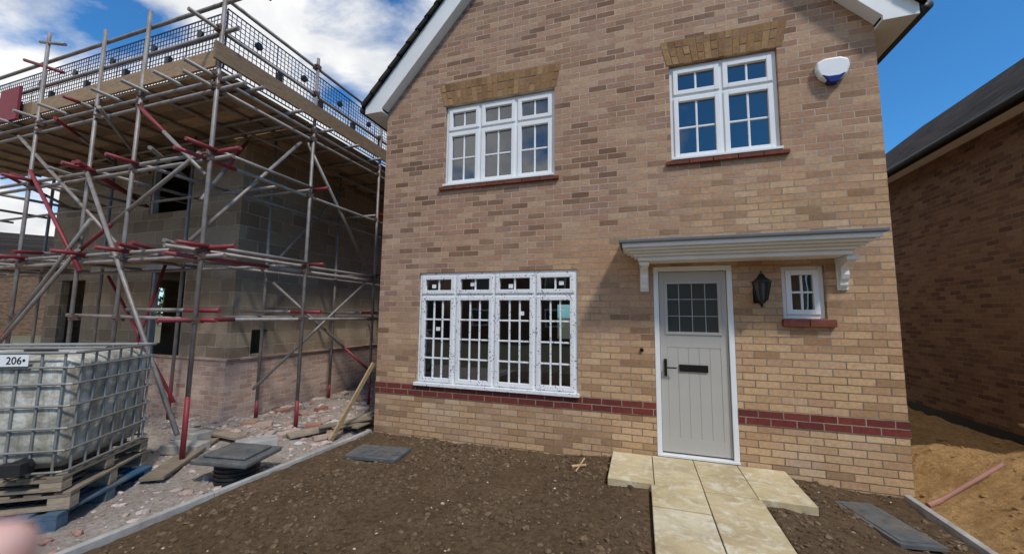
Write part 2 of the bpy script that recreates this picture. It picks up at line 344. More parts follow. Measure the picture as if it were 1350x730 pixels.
# canopy
m=MB()
def lay(y,za,zb,inset): m.box(-.18+inset,2.08-inset,y,.0,za,zb)
lay(-.30,2.30,2.345,.17); lay(-.34,2.345,2.375,.13); lay(-.385,2.375,2.40,.09); lay(-.43,2.40,2.425,.05); lay(-.47,2.425,2.475,.015)
m.obj('porch_canopy_cornice',m_whitep,house,bevel=.007,seg=3)
m=MB(); m.prism([(-.5,2.470),(-.5,2.502),(0,2.56),(0,2.477)],lambda a,b:(-.2,a,b),lambda a,b:(2.10,a,b)); m.obj('porch_canopy_lead',m_lead,house,bevel=.005)
def bracket(xc):
    m=MB(); P=[(0,2.0),(-.03,2.0),(-.05,2.03),(-.05,2.06),(-.075,2.09),(-.09,2.13),(-.085,2.17),(-.11,2.2),(-.16,2.225),(-.21,2.235),(-.24,2.26),(-.24,2.299),(0,2.299)]
    m.prism(P,lambda a,b:(xc-.035,a,b),lambda a,b:(xc+.035,a,b)); m.box(xc-.05,xc+.05,-.26,0,2.255,2.298); m.box(xc-.045,xc+.045,-.02,.0,1.98,2.255)
    m.obj('canopy_bracket',m_whitep,house,bevel=.005)
bracket(.055); bracket(1.925)
OX=.29; half=apx-XL
def L0(dx): return 4.71+dx*sl
for sgn,nm in ((1,'left'),(-1,'right')):
    fx=lambda dx: (XL+dx) if sgn==1 else (XR-dx)
    m=MB(); P=[(-OX,4.66),(.0,4.66),(.0,L0(0.0)-.0),(half,L0(half)),(half,L0(half)+.38),(-OX,L0(-OX)+.38)]
    m.prism(P,lambda a,b:(fx(a),-.15,b),lambda a,b:(fx(a),-.12,b)); m.obj('bargeboard_'+nm,m_whitep,house,bevel=.003)
    m=MB(); P=[(.0,L0(0)+.01),(half,L0(half)+.01),(half,L0(half)+.06),(.0,L0(0)+.06)]
    m.prism(P,lambda a,b:(fx(a),-.119,b),lambda a,b:(fx(a),.0,b)); m.box(min(fx(-OX),fx(0)),max(fx(-OX),fx(0)),-.119,HD,4.665,4.69); m.box(min(fx(-OX),fx(-OX+.02)),max(fx(-OX),fx(-OX+.02)),-.119,HD,4.69,4.82)
    m.obj('soffit_'+nm,m_whitep,house)
    m=MB(); P=[(-OX-.04,L0(-OX-.04)+.40),(half,L0(half)+.40),(half,L0(half)+.46),(-OX-.04,L0(-OX-.04)+.46)]
    m.prism(P,lambda a,b:(fx(a),-.19,b),lambda a,b:(fx(a),HD+.2,b)); m.obj('roof_'+nm,m_roof,house)
    m=MB()
    g=fx(-OX-.06); m.cyl((g,-.14,4.74),(g,HD,4.74),.055,12); m.obj('gutter_'+nm,m_blackp,house,smooth=True)
    m=MB(); k=int(half/.13)
    for i in range(k):
        d0=-OX-.03+i*(half+OX)/k; d1=d0+(half+OX)/k+.02
        m.beam((fx(d0),-.20,L0(d0)+.425),(fx(d1),-.20,L0(d1)+.405),.02,.05,(0,0,1))
    m.obj('verge_tiles_'+nm,m_roof,house)
# lantern
lan=empty('wall_lantern'); lx,ly,lz=1.185,-.16,1.97
m=MB(); m.box(lx-.045,lx+.045,-.02,0,lz-.12,lz+.04); m.cyl((lx,-.02,lz-.10),(lx,ly+.02,lz-.16),.009); m.cyl((lx,ly+.02,lz-.16),(lx,ly,lz-.1),.009)
m.cyl((lx,ly,lz-.125),(lx,ly,lz-.095),.02,8,.045)
m.cyl((lx,ly,lz+.085),(lx,ly,lz+.10),.092,6); m.cyl((lx,ly,lz+.10),(lx,ly,lz+.15),.085,6,.03); m.cyl((lx,ly,lz+.15),(lx,ly,lz+.175),.035,6,.02); m.cyl((lx,ly,lz+.175),(lx,ly,lz+.205),.008,6)
for i in range(6):
    a=2*math.pi*i/6; m.cyl((lx+.045*math.cos(a),ly+.045*math.sin(a),lz-.095),(lx+.08*math.cos(a),ly+.08*math.sin(a),lz+.085),.008,6)
m.obj('lantern_body',m_black,lan)
m=MB(); m.cyl((lx,ly,lz-.094),(lx,ly,lz+.084),.041,6,.076); m.obj('lantern_glass',simple('smoked_glass',(.06,.06,.065),.1),lan)
# alarm box
al=empty('burglar_alarm_box'); ax,az=1.96,4.27; ks=.88
m=MB(); P=[(-.16,.10),(-.165,.02),(-.13,-.06),(-.05,-.12),(0,-.13),(.05,-.12),(.13,-.06),(.165,.02),(.16,.10),(.08,.135),(-.08,.135)]
m.prism([(ax+a*ks,az+b) for a,b in P],lambda a,b:(a,-.075,b),lambda a,b:(a,0,b)); m.obj('alarm_cover',m_white,al,bevel=.02,seg=4)
m=MB(); P=[(-.12,-.045),(-.04,-.14),(.04,-.14),(.12,-.045),(.05,-.07),(-.05,-.07)]
m.prism([(ax+a*ks,az+b) for a,b in P],lambda a,b:(a,-.084,b),lambda a,b:(a,-.005,b)); m.obj('alarm_lens',simple('blue_lens',(.015,.02,.14),.2),al,bevel=.006)
# ------------------------------------------------------------------ neighbour house (right)
nb=empty('brick_house'); NX=4.85
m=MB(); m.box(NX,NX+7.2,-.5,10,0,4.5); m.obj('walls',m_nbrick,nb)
m=MB(); P=[(NX,4.5),(NX+7.2,4.5),(NX+3.6,7.1)]
m.prism(P,lambda a,b:(a,-.5,b),lambda a,b:(a,10,b)); m.obj('gable',m_nbrick,nb)
rs=.80; cx=NX+3.6
for s,nm in ((1,'near'),(-1,'far')):
    m=MB(); e=3.84; zt_=4.54+e*rs
    m.prism([(0,zt_),(e,4.54),(e,4.60),(0,zt_+.07)],lambda a,b:(cx-s*a,-.7,b),lambda a,b:(cx-s*a,10.2,b)); m.obj('roof_'+nm,m_roof,nb)
m=MB(); m.box(NX-.22,NX,-.6,10.1,4.44,4.465); m.obj('soffit',m_whitep,nb)
m=MB(); m.box(NX-.24,NX-.222,-.6,10.1,4.43,4.54); m.cyl((NX-.29,-.6,4.50),(NX-.29,10.1,4.50),.055,12); m.obj('gutter',m_blackp,nb)
m=MB(); m.box(NX-.03,NX-.002,-.5,10,.0,.16); m.obj('damp_proof_sheet',m_blackp,nb)
# ------------------------------------------------------------------ unfinished block house (left)
ub=empty('unfinished_block_house'); BX0,BX1,BY0,BY1=-11.7,-6.32,-.1,8.5
W1=(-8.44,-7.5,.92,2.4); W2=(-8.7,-7.62,3.5,4.62-.15); W0=(-11.2,-10.4,.92,2.3)
m=MB()
wallgrid(m,BX0,BX1,0,4.62,[W1,W2,W0],lambda u,z,d:(u,BY0+d,z),.12)
wallgrid(m,BX0+.1,BX1-.1,0,4.62,[W1,W2,W0],lambda u,z,d:(u,BY0+.12,z),0)
wallgrid(m,BY0,BY1,0,4.62,[(.25,.55,.98,1.4),(4.4,5.4,.9,2.3)],lambda u,z,d:(BX1-d,u,z),.12)
wallgrid(m,BY0+.1,BY1,0,4.62,[(.25,.55,.98,1.4),(4.4,5.4,.9,2.3)],lambda u,z,d:(BX1-.12,u,z),0)
wallgrid(m,BY0,BY1,0,4.62,[(1,2,.9,2.3)],lambda u,z,d:(BX0,u,z),0)
wallgrid(m,BX0,BX1,0,4.62,[(-10.5,-8.9,.2,2.3),(-8.2,-7.2,.9,2.2)],lambda u,z,d:(u,BY1,z),0)
m.add([(BX0,BY0,4.62),(BX1,BY0,4.62),(BX1,BY0+.12,4.62),(BX0,BY0+.12,4.62)],[(0,1,2,3)])
m.add([(BX1-.12,BY0+.12,4.62),(BX1,BY0+.12,4.62),(BX1,BY1,4.62),(BX1-.12,BY1,4.62)],[(0,1,2,3)])
m.obj('block_walls',m_block,ub,fix=False)
m=MB(); m.box(BX0+.1,BX1-.12,BY0+.12,BY1,2.5,2.7); m.obj('floor_joists',m_wood,ub)
m=MB(); m.box(BX0-.1,BX1+.1,BY0-.12,BY0-.001,0,.93); m.box(BX1+.001,BX1+.1,BY0-.001,BY1,0,.93); m.obj('brick_plinth',m_pbrick,ub)
m=MB()
for w in (W1,W2): m.box(w[0]-.15,w[1]+.15,BY0-.01,BY0+.1,w[3],w[3]+.14); m.box(w[0]+.001,w[0]+.06,BY0+.02,BY0+.11,w[2],w[3]-.002); m.box(w[1]-.06,w[1]-.001,BY0+.02,BY0+.11,w[2],w[3]-.002)
m.obj('lintels_and_formers',m_conc,ub)
m=MB(); m.box(BX1+.0,BX1+.14,BY0-.14,BY1,.93,.95); m.box(BX0,BX1,BY0-.14,BY0-.001,.93,.95); m.obj('plinth_capping',m_pbrick,ub)
# ------------------------------------------------------------------ scaffolding
sc=empty('scaffolding'); S=MB(); Rd=MB(); Cp=MB()
r=.0245
def tube(p,q,red=0):
    p=Vector(p);q=Vector(q)
    if red==0: S.cyl(p,q,r)
    elif red==1: Rd.cyl(p,q,r)
    else:
        a=p.lerp(q,red); Rd.cyl(p,a,r+.0006); S.cyl(a,q,r)
def coup(x,y,z):
    Cp.box(x-.045,x+.045,y-.045,y+.045,z-.035,z+.035); Cp.cyl((x+.03,y-.075,z),(x+.03,y+.02,z),.012,6)
FO=[-4.82,-6.26,-7.18,-8.65,-10.2,-11.8,-13.2]; FY=-1.62; IY=-.48
SO=[-.15,1.45,3.05,4.7]; SXo=-4.80; SXi=-5.86; SI=[.07,1.6,3.2]
for i,x in enumerate(FO):
    top=[6.9,5.75,5.7,6.0,5.8,5.8,5.8][i]; lean=random.uniform(-.04,.04)
    tube((x,FY,.03),(x+lean,FY,top)); Rd.cyl((x,FY,.03),(x+lean*.1,FY,.55 if i else .75),r+.002)
for x in (-7.0,-9.1,-11): tube((x,IY,.03),(x+.02,IY,4.6),0); Rd.cyl((x,IY,.03),(x,IY,.7),r+.002)
for i,y in enumerate(SO): tube((SXo,y,.03),(SXo+random.uniform(-.03,.03),y,5.75)); Rd.cyl((SXo,y,.03),(SXo,y,.42),r+.002)
for y in SI: tube((SXi,y,.03),(SXi,y,4.6)); Rd.cyl((SXi,y,.03),(SXi,y,.3),r+.002)
for x in FO: S.box(x-.08,x+.08,FY-.08,FY+.08,.02,.03)
for y in SO: S.box(SXo-.08,SXo+.08,y-.08,y+.08,.02,.03)
for z,rd,x1 in ((1.60,0,-4.55),(2.34,0,-4.5),(2.44,.12,-4.35),(3.52,0,-4.5),(3.60,.08,-4.4),(4.40,0,-4.4),(4.52,0,-4.5)):
    if z!=1.6: tube((x1,FY+.05,z),(-13.4,FY+.05,z+random.uniform(-.05,.05)),rd)
    else: tube((x1,FY+.05,z),(-7.4,FY+.05,z+.03),.2)
    for x in FO[:4]: coup(x,FY+.03,z)
for z in (2.36,3.56,4.5): tube((-5.0,IY,z),(-13,IY,z),0)
for z in (5.15,5.55): tube((-4.6,FY+.05,z),(-13.3,FY+.05,z+.02),0)
for z,rd in ((1.60,.12),(2.32,.18),(2.40,0),(3.5,.1),(4.40,0),(4.54,0),(5.15,0),(5.60,0)):
    tube((SXo-.05,FY-.35,z),(SXo-.05,4.9,z+random.uniform(-.03,.03)),rd)
    for y in SO: coup(SXo-.03,y,z)
    coup(SXo-.03,FY,z)
for z in (1.62,2.36,3.5,4.5): tube((SXi+.05,-.6,z),(SXi+.05,3.5,z),0)
for x in FO:
    for z in (2.40,3.56): tube((x+.06,FY-.3,z+.05),(x+.06,IY+.3,z+.05),.2)
for y in [FY]+SO:
    for z in (1.66,2.38,3.56): tube((SXo+.28,y+.06,z+.05),(SXi-.3,y+.06,z+.05),.18 if z>2 else .35)
x=-4.95
while x>-13: tube((x,FY-.25,4.60),(x,-.14,4.60),.10 if random.random()<.4 else 0); x-=.62
y=-1.2
while y<4.8: tube((SXo+.22,y,4.60),(-6.3,y,4.60),.10 if random.random()<.4 else 0); y+=.6
br=[((-8.55,FY-.05,3.75),(-7.0,FY-.05,2.2),1),((-7.15,FY-.05,3.6),(-4.85,FY-.05,.35),0),((-9.9,FY-.05,.3),(-7.1,FY-.05,2.5),0),((-6.35,FY+.1,.4),(-7.4,IY,2.5),1),
((-8.9,FY-.05,1.1),(-6.9,FY-.05,2.9),.15),((-7.2,FY,2.5),(-5.0,FY,3.6),.3),((-9.2,FY+.02,4.4),(-6.2,FY+.02,2.4),0),((-6.26,FY,4.4),(-4.85,FY,3.3),.4),
((SXi+.1,-.1,.5),(SXo-.05,1.3,2.3),0),((SXo-.08,1.4,2.45),(SXo-.08,-.2,4.35),0),((SXi,.1,2.4),(SXi,1.7,4.3),0),((SXo-.1,-.3,4.3),(SXo-.1,-1.7,2.5),0),
((-5.9,-.4,4.4),(-4.9,FY,3.0),.5),((-6.9,IY,.3),(-8.9,IY,2.3),1),((SXo,1.5,.6),(SXi,.2,2.2),.3)]
for p,q,c in br: tube(p,q,c)
for i in range(14):
    x=random.uniform(-9.5,-5); z=random.choice((2.5,3.65,4.35)); tube((x,FY-.2,z),(x-random.uniform(.8,1.8),IY+.2,z+random.uniform(-.2,.3)),random.choice((0,0,.3,.5,1)))
tube((-5.5,FY-.1,5.95),(-4.3,FY+.1,6.0),.4); tube((-4.82,FY-.5,5.9),(-4.82,FY+.6,6.05),1); tube((-9.0,FY-.1,5.55),(-8.4,FY+.1,5.35),1)
tube((-8.9,FY,5.9),(-8.2,FY,5.7),0)
S.obj('tubes',m_steel,sc,smooth=True); Rd.obj('red_tubes',m_red,sc,smooth=True); Cp.obj('couplers',m_rust,sc)
for o in sc.children:
    if 'tubes' in o.name:
        for p in o.data.polygons: p.use_smooth = len(p.vertices)==4
m=MB()
for k in range(6):
    y=FY+.03+k*.235; x=-13.2
    while x<-4.9:
        L=3.9; x2=min(x+L,-4.86); m.box(x,x2-.01,y,y+.225,4.63+random.uniform(0,.006),4.668+random.uniform(0,.006)); x=x2
for k in range(7):
    x=-4.87-k*.235; m.box(x-.225,x,FY+1.45,1.4,4.63,4.668+random.uniform(0,.006)); m.box(x-.225,x,1.41,4.9,4.63,4.67+random.uniform(0,.006))
k=0
while -.18+k*.235<8.3:
    y=-.18+k*.235; m.box(-12.5,-6.53,y,y+.225,4.635,4.668+random.uniform(0,.006)); k+=1
m.box(-13.2,-8.9,FY-.005,FY+.025,4.68,4.91); m.box(-8.89,-4.86,FY-.005,FY+.025,4.68,4.90)
m.box(SXo+.03,SXo+.065,FY-.1,1.6,4.70,4.925); m.box(SXo+.028,SXo+.063,1.61,4.9,4.70,4.925)
for k in range(2): m.box(-13,-6.5,IY-.5+k*.235,IY-.28+k*.235,2.47,2.505)
m.obj('boards',m_board,sc,bevel=.003)
m=MB()
def guard(P,L,z0,z1):
    n=int(L/.06)
    for i in range(n+1):
        u=L*i/n; w=.0042 if i%12 else .010
        m.box(-w,w,-.003,.003,0,z1-z0,Matrix.Translation(P(u,z0)))
    k=int((z1-z0)/.06)
    for j in range(k+1):
        z=z0+(z1-z0)*j/k; w=.0042 if j%k else .010
        m.beam(P(0,z),P(L,z),.006,w*2)
guard(lambda u,z:Vector((-4.86-u,FY+.09,z)),8.2,4.72,5.46)
guard(lambda u,z:Vector((SXo-.09,FY+.1+u,z)),6.2,4.72,5.52)
m.obj('brick_guards',m_mesh,sc)
m=MB()
for i in range(9): x=-5.3-i*.9; m.cyl((x,FY+.05,5.24),(x,FY+.08,5.24),.05,10); m.box(x+.3,x+.36,FY+.04,FY+.09,4.85,5.05)
for i in range(8): y=FY+.5+i*.75; m.cyl((SXo-.02,y,5.28),(SXo-.06,y,5.28),.05,10); m.box(SXo-.06,SXo+.0,y+.3,y+.36,4.9,5.1)
m.obj('guard_clips',m_blackp,sc)
m=MB(); m.box(-9.6,-9.06,FY-.09,FY-.06,4.62,5.15); m.obj('red_sheet',simple('red_sheet',(.24,.02,.03),.6),sc)
# ------------------------------------------------------------------ ground
def terrain(name,x0,x1,y0,y1,res,hf,mat):
    nx=int((x1-x0)/res);ny=int((y1-y0)/res); vs=[];fs=[]
    for j in range(ny+1):
        for i in range(nx+1):
            x=x0+(x1-x0)*i/nx;y=y0+(y1-y0)*j/ny; vs.append((x,y,hf(x,y)))
    for j in range(ny):
        for i in range(nx):
            a=j*(nx+1)+i; fs.append((a,a+1,a+nx+2,a+nx+1))
    m=MB(); m.v=vs;m.f=fs; return m.obj(name,mat,None,smooth=True,fix=False)
def fbm(x,y,s,o=4,seed=0): return noise.fractal(Vector((x*s,y*s,seed)),.9,2.1,o)
ZP=.185
def onpath(x,y): return (-.34<x<1.36 and y>-.82) or (.05<x<.96 and y<-.7)
def hs(x,y):
    h=.056+.014*fbm(x,y,1.2,3)+.012*fbm(x,y,3.3,3,9)+.010*fbm(x,y,8,5,3)+.095*math.exp(-((x-.5)/1.15)**4)
    if onpath(x,y): h=.10
    return min(h,.172)
m=MB(); m.box(-400,400,-400,400,-.5,-.06); m.obj('ground',m_ground)
terrain('garden_soil',-3.62,2.24,-6.5,.02,.025,hs,m_soil)
def hr(x,y):
    return .01+.03*fbm(x,y,.9,3,5)+.022*fbm(x,y,6,4,8)
terrain('rubble_ground',-16,-3.66,-7,9.5,.07,hr,m_rub)
def hsd(x,y):
    h=.02+.60*math.exp(-((x-3.95)**2/.75+(y+.1)**2/1.5))+.28*math.exp(-((x-3.15)**2/.25+(y+.95)**2/.35))+.18*math.exp(-((x-3.0)**2/.2+(y-.9)**2/.5))
    h+=.05*abs(fbm(x,y,1.7,3))+.03*fbm(x,y,5,5)+.012*fbm(x,y,16,3,2)
    return h-.12*max(0,(2.75-x))
terrain('sand_pile',2.34,4.84,-5,5,.03,hsd,m_sand)
def stones(name,n,fn,smin,smax,mat,pw=2.5,flat=.6):
    t=(1+5**.5)/2
    iv=[Vector(v).normalized() for v in [(-1,t,0),(1,t,0),(-1,-t,0),(1,-t,0),(0,-1,t),(0,1,t),(0,-1,-t),(0,1,-t),(t,0,-1),(t,0,1),(-t,0,-1),(-t,0,1)]]
    fc=[(0,11,5),(0,5,1),(0,1,7),(0,7,10),(0,10,11),(1,5,9),(5,11,4),(11,10,2),(10,7,6),(7,1,8),(3,9,4),(3,4,2),(3,2,6),(3,6,8),(3,8,9),(4,9,5),(2,4,11),(6,2,10),(8,6,7),(9,8,1)]
    m=MB()
    for _ in range(n):
        x,y,z=fn(); s=smin+(smax-smin)*random.random()**pw; R=Matrix.Rotation(random.random()*6.28,3,'Z')@Matrix.Rotation(random.uniform(-.5,.5),3,'X')
        sx,sy,sz=s*random.uniform(.6,1.3),s*random.uniform(.5,1),s*random.uniform(.4,.8)*flat*1.3
        vs=[]
        for v in iv:
            k=random.uniform(.7,1.25); w=R@Vector((v.x*sx*k,v.y*sy*k,v.z*sz*k)); vs.append((x+w.x,y+w.y,z+w.z*1.0+sz*.1))
        m.add(vs,fc)
    return m.obj(name,mat,None,fix=False)
def rs_():
    while True:
        x=random.uniform(-3.55,2.2); y=-5*random.random()**1.3
        if not onpath(x,y): return x,y,hs(x,y)
stones('soil_stones',1500,rs_,.003,.017,m_pebble,3.5)
def rc_():
    while True:
        x,y,z=rs_()
        if noise.noise(Vector((x*1.3,y*1.3,4)))+random.uniform(-.35,.35)>-.05: return x,y,z
stones('soil_clods',8000,rc_,.004,.036,m_clod,3.0,.8)
def rr():
    x=random.uniform(-9,-3.8); y=random.uniform(-4.5,3.5); return x,y,hr(x,y)
stones('rubble_stones',7000,rr,.008,.06,m_debris,3.5)
def rg():
    x=random.uniform(-6.1,-3.7); y=random.uniform(-.8,6); return x,y,hr(x,y)
stones('rubble_fragments',900,rg,.02,.09,m_debris,2.5)
def rsa():
    x=random.uniform(2.4,4.8);y=random.uniform(-2.5,4); return x,y,hsd(x,y)
stones('sand_lumps',1400,rsa,.005,.035,m_sand,2.5)
def kerb(x0,y0,x1,y1,name='kerb_edging'):
    m=MB(); L=math.hypot(x1-x0,y1-y0); n=int(L/.92); 
    for i in range(n):
        a=i/n;b=(i+1)/n-.004/L
        j=random.uniform(-.004,.004)
        m.beam((x0+(x1-x0)*a,y0+(y1-y0)*a,.01+j),(x0+(x1-x0)*b,y0+(y1-y0)*b,.01+j),.055,.17)
    m.obj(name,m_conc,bevel=.006)
kerb(-3.60,-.02,-3.78,-6.2); kerb(2.29,-.02,2.29,-6.2)
m=MB()
def slab(x0,x1,y0,y1): 
    j=random.uniform(-.003,.003); m.box(x0+.0035,x1-.0035,y0+.0035,y1-.0035,.11,ZP+j)
c=[-.325,.092,.50,.915,1.34]
for a,b in zip(c,c[1:]):
    slab(a,b,-.395,-.024); slab(a,b,-.80,-.40)
y=-.803
while y>-6:
    slab(.06,.498,y-.42,y); slab(.50,.938,y-.42,y); y-=.423
m.obj('paved_path',m_slab,bevel=.005)
m=MB(); m.box(-.32,1.335,-.79,-.028,.10,.165); m.box(.065,.93,-5.9,-.79,.10,.165); m.obj('path_jointing',m_soil)
mc=empty('manhole_cover'); m=MB(); mm=Matrix.Translation((-2.94,-.72,.06))@Matrix.Rotation(.12,4,'Z')
m.box(-.32,.32,-.2,.2,0,.035,mm)
for i in range(7):
    for j in range(4): m.box(-.27+i*.08,-.22+i*.08,-.15+j*.08,-.10+j*.08,.035,.040,mm)
m.obj('cover_plate',m_cover,mc,bevel=.012)
mc=empty('manhole_cover'); m=MB(); mm=Matrix.Translation((1.80,-.66,.07))@Matrix.Rotation(.18,4,'Z')@Matrix.Rotation(-.03,4,'X')
m.box(-.15,.15,-.38,.33,0,.03,mm); m.box(-.12,.12,-.34,.29,.03,.036,mm); m.obj('cover_plate',m_cover,mc,bevel=.01)
ic=empty('drain_inspection_chamber'); ix,iy=-3.98,-1.62; m=MB()
for k in range(5): m.cyl((ix,iy,.0+k*.04),(ix,iy,.026+k*.04),.20,24); m.cyl((ix,iy,.026+k*.04),(ix,iy,.04+k*.04),.185,24)
m.obj('riser_pipe',m_blackp,ic)
m=MB(); mm=Matrix.Translation((ix,iy,.2))@Matrix.Rotation(.25,4,'Z')@Matrix.Rotation(.04,4,'Y'); m.box(-.29,.29,-.27,.27,0,.05,mm); m.box(-.22,.22,-.20,.20,.05,.08,mm); m.obj('concrete_cap',m_cover,ic,bevel=.015)
m=MB(); m.beam((-3.90,-.42,.04),(-3.61,.0,1.0),.07,.025,(1,0,0)); m.obj('leaning_plank',m_newwood,bevel=.003)
m=MB()
for i in range(9):
    x=random.uniform(-4.2,-3.75); y=random.uniform(-.1,.5); a=random.uniform(-.5,.5)+1.2
    z=.05+i*.014; m.beam((x-.35*math.cos(a),y-.35*math.sin(a),z),(x+.35*math.cos(a),y+.35*math.sin(a),z+.03),.1,.025)
m.obj('timber_offcuts',m_wood,bevel=.003)
m=MB(); m.beam((-5.3,-1.0,.06),(-4.55,-2.05,.07),.2,.035); m.beam((-5.9,-.75,.06),(-4.9,-.9,.10),.16,.035); m.beam((-4.5,-.55,.06),(-4.1,.2,.08),.2,.04); m.obj('loose_boards',m_wood,bevel=.004)
m=MB(); 
for i in range(26):
    x=random.uniform(-6.0,-4.0); y=random.uniform(-1.2,2.2); mm=Matrix.Translation((x,y,hr(x,y)+.03))@Matrix.Rotation(random.random()*3,4,'Z')@Matrix.Rotation(random.uniform(-.3,.3),4,'X'); m.box(-.107,.107,-.05,.05,-.032,.032,mm)
m.obj('loose_bricks',island('loose_brick',[(0,(.32,.10,.07)),(.3,(.42,.30,.23)),(1,(.5,.4,.33))]),bevel=.004)
m=MB()
for (x,y,a) in ((-5.2,-1.35,.3),(-4.55,-.95,.9),(-5.65,-1.0,.1)): 
    mm=Matrix.Translation((x,y,.08))@Matrix.Rotation(a,4,'Z'); m.box(-.22,.22,-.11,.11,-.05,.05,mm)
m.obj('loose_blocks',m_conc,bevel=.006)
hz0=hsd(2.45,-.05)+.03; hz1=hsd(3.05,.10)+.03
m=MB(); m.cyl((2.52,-.02,hz0+.02),(3.05,.10,max(hz1,.42)),.018,10); m.cyl((2.42,-.05,hz0-.02),(2.53,-.018,hz0+.025),.024,10); m.obj('spade_handle',simple('handle_wood',(.36,.17,.12),.6))
m=MB(); m.beam((4.3,1.3,.42),(4.75,2.4,.34),.07,.03); m.beam((4.5,1.1,.42),(4.78,2.0,.40),.05,.05); m.obj('timber_offcut',m_newwood)
m=MB(); m.cyl((-.66,-.55,.11),(-.60,-.32,.17),.008,6); m.beam((-.72,-.42,.11),(-.58,-.36,.12),.03,.012); m.obj('wood_scraps',m_newwood)
# ------------------------------------------------------------------ IBC tank on pallets
MT=Matrix.Translation((-5.075,-2.69,0))@Matrix.Rotation(math.radians(32),4,'Z')
ib=empty('ibc_water_tank')
def tankmat():
    t=NT('tank_plastic'); sp=t.t.nodes.new('ShaderNodeSeparateXYZ'); t.l(t.coord(),sp.inputs[0])
    n=t.noise(4,7,.7); col=t.mix(t.ramp(n,[(.40,0.0),(.58,.9)]),(.66,.63,.55),(.30,.29,.24))
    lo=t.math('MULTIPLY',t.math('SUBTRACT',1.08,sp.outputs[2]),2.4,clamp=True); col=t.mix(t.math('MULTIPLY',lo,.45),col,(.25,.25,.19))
    mp=t.t.nodes.new('ShaderNodeMapping'); mp.inputs['Scale'].default_value=(8,8,1.2); t.l(t.coord(),mp.inputs[0])
    col=t.mix(t.ramp(t.noise(1.6,7,.7,vec=mp.outputs[0]),[(.46,0.0),(.62,.7)]),col,(.20,.155,.10))
    return t.bsdf(col,.6,bump=t.noise(5,3),bd=.05,spec=.25)
m=MB()
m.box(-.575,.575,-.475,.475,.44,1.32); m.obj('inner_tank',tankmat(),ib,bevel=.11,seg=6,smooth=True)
m=MB()
m.cyl((0,0,1.32),(0,0,1.36),.10,20); m.cyl((.35,-.48,.50),(.35,-.56,.50),.06,14); m.box(.28,.42,-.62,-.55,.46,.55); m.obj('cap_and_valve',m_blackp,ib,bevel=.004)
m=MB(); rc=.009
hz=[.44,.60,.77,.94,1.11,1.24,1.355]
def ring(z,r_):
    c_=.05; P=[(-.6+c_,-.5),(.6-c_,-.5),(.6-.012,-.5+.012),(.6,-.5+c_),(.6,.5-c_),(.588,.488),(.6-c_,.5),(-.6+c_,.5),(-.588,.488),(-.6,.5-c_),(-.6,-.5+c_),(-.588,-.488)]
    for a,b in zip(P,P[1:]+P[:1]): m.cyl((a[0],a[1],z),(b[0],b[1],z),r_,6)
for z in hz: ring(z,rc if z<1.3 else .013)
for i in range(8):
    x=-.52+i*1.04/7
    for y in (-.487,.487): m.cyl((x,y,.41),(x,y,1.355),rc,6)
for i in range(7):
    y=-.42+i*.84/6
    for x in (-.587,.587): m.cyl((x,y,.41),(x,y,1.355),rc,6)
for y in (-.2,.2): m.cyl((-.6,y,1.37),(.6,y,1.37),.013,6)
m.obj('cage',simple('cage_tube',(.27,.27,.26),.55,.4,dirt=(.2,.16,.11),dirtamt=.6),ib)
def pallet(z,mat,name,parent,j=0,ang=0,h=.135):
    m=MB(); mm=Matrix.Translation((j,0,z))@Matrix.Rotation(ang,4,'Z')
    for i in range(7): x=-.6+i*.183; m.box(x,x+.105,-.5,.5,h-.022,h,mm)
    for y in (-.45,0,.45):
        m.box(-.6,.6,y-.05,y+.05,h-.044,h-.0225,mm)
        for x in (-.53,0,.53): m.box(x-.07,x+.07,y-.049,y+.049,.0225,h-.0445,mm)
        m.box(-.6,.6,y-.05,y+.05,0,.022,mm)
    return m.obj(name,mat,parent,bevel=.003)
pallet(.295,m_wood,'base_pallet',ib,0,.0,.11)
m=MB(); m.box(-.10,.31,-.520,-.516,1.255,1.345); m.obj('label_plate',m_white,ib)
cu=bpy.data.curves.new('label_text','FONT'); cu.body='206\u2022'; cu.size=.080; cu.extrude=.001; cu.align_x='RIGHT'
to=bpy.data.objects.new('label_text',cu); COL.objects.link(to); to.parent=ib; to.rotation_euler=(math.pi/2,0,0); to.scale=(.82,1,1); to.location=(.295,-.5225,1.274); cu.materials.append(m_black)
ib.matrix_world=MT
p1=empty('wooden_pallet'); pallet(.145,m_wood,'pallet_boards',p1,.02,.05); p1.matrix_world=MT
p2=empty('wooden_pallet'); pallet(.005,m_bluewood,'pallet_boards',p2,.05,-.06); p2.matrix_world=MT
# ------------------------------------------------------------------ distance
def farhouse(x,y,ang,w,d,h,rh,wall):
    e=empty('distant_house'); m=MB(); m.box(-w/2,w/2,-d/2,d/2,0,h); m.prism([(-d/2,h),(d/2,h),(0,h+rh)],lambda a,b:(-w/2,a,b),lambda a,b:(w/2,a,b)); m.obj('walls',wall,e)
    m=MB()
    for s in (1,-1): m.prism([(s*(d/2+.3),h-.1),(s*(d/2+.3),h+.05),(0,h+rh+.2),(0,h+rh+.05)],lambda a,b:(-w/2-.3,a,b),lambda a,b:(w/2+.3,a,b))
    m.obj('roof',m_roof,e)
    m=MB(); g=MB()
    for sx in (-.28,.28):
        for z in (1.0,3.4):
            for s in (1,-1):
                m.box(w*sx-.7,w*sx+.7,s*d/2-.04,s*d/2+.04,z,z+1.2); g.box(w*sx-.6,w*sx+.6,s*d/2-.05,s*d/2+.05,z+.1,z+1.1)
    m.obj('window_frames',m_white,e); g.obj('windows',m_dglass,e)
    e.location=(x,y,-.05); e.rotation_euler=(0,0,ang)
